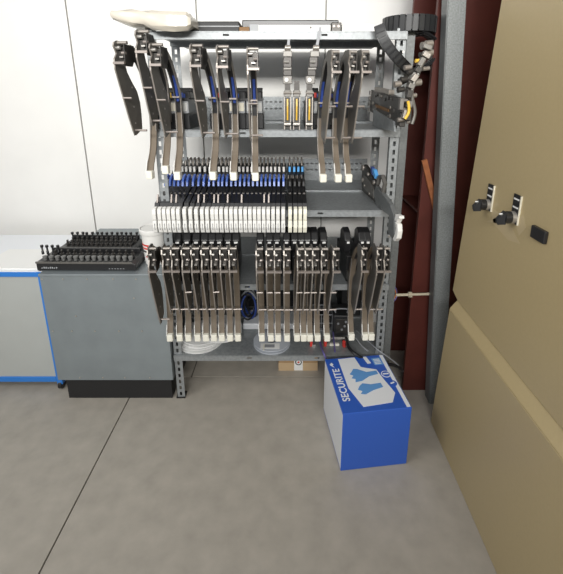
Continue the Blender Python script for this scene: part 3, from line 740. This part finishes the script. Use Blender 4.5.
# power unit and clips at the right
q = P(341, 330, 1.86)
pu = thing('power_unit', 'black power unit with wire handle on the bottom shelf under the feeders', 'power unit', (q.x, 1.84, zb+.001))
MB().box(-.045, .045, 0, .12, 0, .12).build('case', 'black_plastic', pu, bevel=.006)
MB().box(-.032, .032, -.003, 0, .02, .10).build('face_plate', 'dark_metal', pu, bevel=.002)
MB().tube(smoothpath([(-.03, .03, .118), (-.03, .03, .14), (.03, .03, .14), (.03, .03, .118)], 4), .004, 6).build('handle', 'cable_grey', pu, True)
for x, z in ((-.02, .075), (.015, .06), (0, .04), (.02, .085)): MB().cyl((x, -.007, z), (x, -.002, z), .006, 8).build('terminal', 'cable_grey', pu, True)
wbk = thing('wire_basket', 'dark wire basket next to the black power unit on the bottom shelf', 'basket', (P(324, 330, 1.86).x, 1.88, zb+.001))
for z in (.004, .05, .10):
    MB().tube([(-.055, 0, z), (.045, 0, z), (.045, .10, z), (-.055, .10, z)], .003, 6, True).build('ring_wire', 'cable_grey', wbk, True)
for k in range(6):
    x = -.053 + k*.0195
    MB().tube([(x, 0, .10), (x, 0, .004), (x, .10, .004), (x, .10, .10)], .002, 5).build('wire', 'cable_grey', wbk, True)
MB().box(-.05, .04, .012, .09, .008, .075).build('dark_contents', 'black_matte', wbk, bevel=.008)
dk = thing('storage_bin', 'tall black bin at the back of the bottom shelf by the right upright', 'bin', (P(338, 300, 2.16).x, 2.02, zb+.001))
MB().box(0, XR-.02-P(338, 300, 2.16).x - .03, 0, .27, -.001, .30).build('tub', 'black_matte', dk, bevel=.006)
MB().box(-.005, XR-.045-P(338, 300, 2.16).x, -.006, .275, .278, .300).build('rim', 'black_plastic', dk, bevel=.004)
for i, (px, py) in enumerate(((311, 342), (325, 342), (344, 343))):
    g = G(px, py+4, zb)
    cp = thing('clip', ['red-handled clip under the end blocks, by the translucent reel', 'red-handled clip in front of the dark wire basket', 'red-handled clip in front of the black power unit'][i], 'clip', (g.x, g.y, zb+.001), .3*i, 'red clips on the bottom shelf')
    MB().prism([(-.006, 0), (.006, 0), (.008, .03), (.002, .036), (-.006, .032)], 'y', -.008, .008).build('handle', 'red', cp, bevel=.002)
    MB().box(-.004, .022, -.006, .006, 0, .010).build('jaw', 'bright_steel', cp)
g = G(334, 341, zb)
bar = thing('connector_strip', 'bright metal connector strip with ivory plug on the bottom shelf', 'connector', (g.x, g.y, zb+.001))
MB().box(-.055, .055, -.006, .006, .010, .022).build('strip', 'bright_steel', bar, bevel=.002)
MB().box(-.05, -.04, -.005, .005, 0, .010).box(.04, .05, -.005, .005, 0, .010).build('foot', 'dark_metal', bar)
MB().box(-.026, .022, -.045, -.030, 0, .012).build('plug', 'ivory', bar, bevel=.002)
MB().box(-.004, .004, -.032, -.004, .002, .012).build('plug_lead', 'cable_grey', bar)

# ------------------------------------------------------------------ glove carton and cardboard box on the floor
gz = .285
bl, brt = G(325, 359, gz), G(381, 351.5, gz); fr = G(391, 386, gz)
yawg = math.atan2(brt.y-bl.y, brt.x-bl.x)
gw = (brt-bl).length; gd = .335
gb = thing('glove_carton', 'blue and white carton printed with blue gloves on the floor before the shelving', 'carton', (bl.x, min(bl.y, 1.655), 0), yawg*.6)
MB().box(0, gw, -gd, 0, 0, gz).build('carton', 'box_blue', gb, bevel=.003)
def flat(pts, name, m, dz_=0.0006, par=gb, smooth=False): return MB().prism(pts, 'z', gz-.0005, gz+dz_).build(name, m, par)
MB().box(-.0008, 0, -gd+.004, -.004, .01, gz-.01).build('side_print', 'box_white', gb)
flat([(gw-.020, -gd+.004), (gw-.004, -gd+.004), (gw-.004, -.004), (gw-.020, -.004)], 'edge_print', 'box_white')
flat([(.060, -.010), (.140, -.006), (.150, -.075), (.172, -.085), (.215, -.100), (.225, -.16), (.245, -.25), (.215, -.30), (.09, -.31), (.058, -.20)], 'white_print', 'box_white', .0007)
flat([(.178, -.006), (.196, -.006), (.206, -.055), (.188, -.058)], 'stripe_print', 'box_white', .0007)
flat([(.098, -.105), (.112, -.085), (.130, -.088), (.165, -.112), (.212, -.108), (.214, -.130), (.170, -.140), (.130, -.165), (.098, -.170), (.104, -.15), (.088, -.145), (.100, -.128), (.086, -.118)], 'glove_print', 'glove_blue', .0012)
flat([(.108, -.195), (.125, -.18), (.16, -.19), (.205, -.186), (.207, -.212), (.16, -.225), (.12, -.245), (.100, -.24), (.112, -.225), (.095, -.215)], 'glove_print', 'glove_blue', .0012)
flat([(.215, -.022), (.258, -.020), (.262, -.070), (.218, -.070)], 'panel_print', 'glove_blue', .0008)
for k in range(4): flat([(.222, -.030-k*.010), (.253, -.029-k*.010), (.253, -.034-k*.010), (.222, -.035-k*.010)], 'panel_line', 'box_white', .0012)
cir = [(.247+.021*math.cos(k*math.pi/10), -.135+.021*math.sin(k*math.pi/10)) for k in range(20)]
flat(cir, 'badge_ring', 'box_white', .0010)
flat([(.247+(x-.247)*.82, -.135+(y+.135)*.82) for x, y in cir], 'badge', 'box_blue', .0014)
flat([(.234, -.130), (.260, -.130), (.260, -.138), (.234, -.138)], 'badge_mark', 'box_white', .0018)
flat([(.255+.019*math.cos(k*math.pi/8), -.195+.019*math.sin(k*math.pi/8)) for k in range(16)], 'badge', 'box_blue', .0014)
flat([(.246, -.192), (.264, -.186), (.264, -.194), (.246, -.200)], 'badge_mark', 'box_white', .0018)
fc = bpy.data.curves.new('lettering', 'FONT'); fc.body = 'SECURITE'; fc.size = .044; fc.extrude = .0004; fc.space_character = 1.05; fc.offset = .0008
fo = bpy.data.objects.new('tmp', fc); COL.objects.link(fo)
dg = bpy.context.evaluated_depsgraph_get(); fm = bpy.data.meshes.new_from_object(fo.evaluated_get(dg)); bpy.data.objects.remove(fo)
fm.materials.clear(); fm.materials.append(MATS['box_white'])
inst('lettering', fm, gb, (.047, -gd+.062, gz+.0008), (0, 0, R(90)))
flat([(.012, -.045), (.024, -.030), (.030, -.045), (.024, -.050), (.030, -.065), (.018, -.052)], 'emblem_print', 'box_white', .0010)

q0, q1 = G(278.5, 370.5, 0), G(317.5, 370.5, 0)
bxw = q1.x - q0.x
bx = thing('cardboard_box', 'brown cardboard box with white symbol label under the bottom shelf', 'box', (q0.x, q0.y, 0))
MB().box(0, bxw, 0, .16, 0, .20).build('carton', 'cardboard', bx, bevel=.003)
MB().box(0, bxw, -.0008, 0, .0, .050).build('tape_band', 'tape_tan', bx)
lb = MB().box(bxw*.40, bxw*.62, -.0018, 0, .002, .19).build('label', 'label_white', bx)
lcx = bxw*.51
MB().tube([(lcx+.016*math.cos(k*math.pi/8), -.002, .055+.016*math.sin(k*math.pi/8)) for k in range(16)], .003, 5, True).build('symbol_ring', 'black_plastic', lb)
MB().cyl((lcx, -.003, .055), (lcx, -.0015, .055), .006, 10).build('symbol_dot', 'red', lb)
MB().box(lcx-.003, lcx+.003, -.0028, -.0015, .072, .115).build('symbol_bar', 'black_plastic', lb)
MB().box(lcx-.014, lcx+.012, -.0028, -.0015, .092, .097).build('symbol_bar', 'black_plastic', lb)

# ------------------------------------------------------------------ loose cables
def cable(pts, r, m, label):
    w = [P(*p) for p in pts]; b = w[0]
    o = MB().tube(smoothpath([p - b for p in w], 6), r, 7).build('cable', m, None, True, loc=b); tag(o, label, 'cable', 'loose cables by the right upright'); return o
cable([(346,338,1.80), (348,346,1.70), (354,353,1.635), (364,359,1.63), (374,362.5,1.635), (384,363.5,1.645), (396,366,1.66), (402,370,1.70)], .008, 'black_plastic', 'thick black cable drooping over the blue and white glove carton')
cable([(319,336,1.82), (321,346,1.72), (324,354,1.655), (327,361,1.655), (330,367,1.63)], .005, 'purple', 'purple cable hanging from the bottom shelf over the corner of the glove carton')
cable([(333,332,1.82), (334,342,1.74), (335,352,1.68)], .004, 'purple', 'short purple cable between the clips on the bottom shelf')
cable([(356,330,1.80), (368,341,1.72), (378,350,1.64), (388,357,1.64), (397,364,1.66), (403,371,1.72)], .0028, 'cable_grey', 'thin grey cable running in front of the right upright down to the floor side')
cable([(356,338,1.76), (362,346,1.70), (368,351,1.66)], .0035, 'cable_grey', 'short thin grey cable curling by the last end blocks')
for i, m in enumerate(('purple', 'orange', 'blue')):
    o = i*1.6
    cable([(388.5,280+o,1.74), (393-o*.3,284+o,1.76), (396.5-o*.6,291+o*.5,1.78), (396-o,298,1.78), (392-o,303,1.76)], .0032, m, ['purple', 'orange', 'blue'][i] + ' wire looping out behind the right upright at the beige rod')
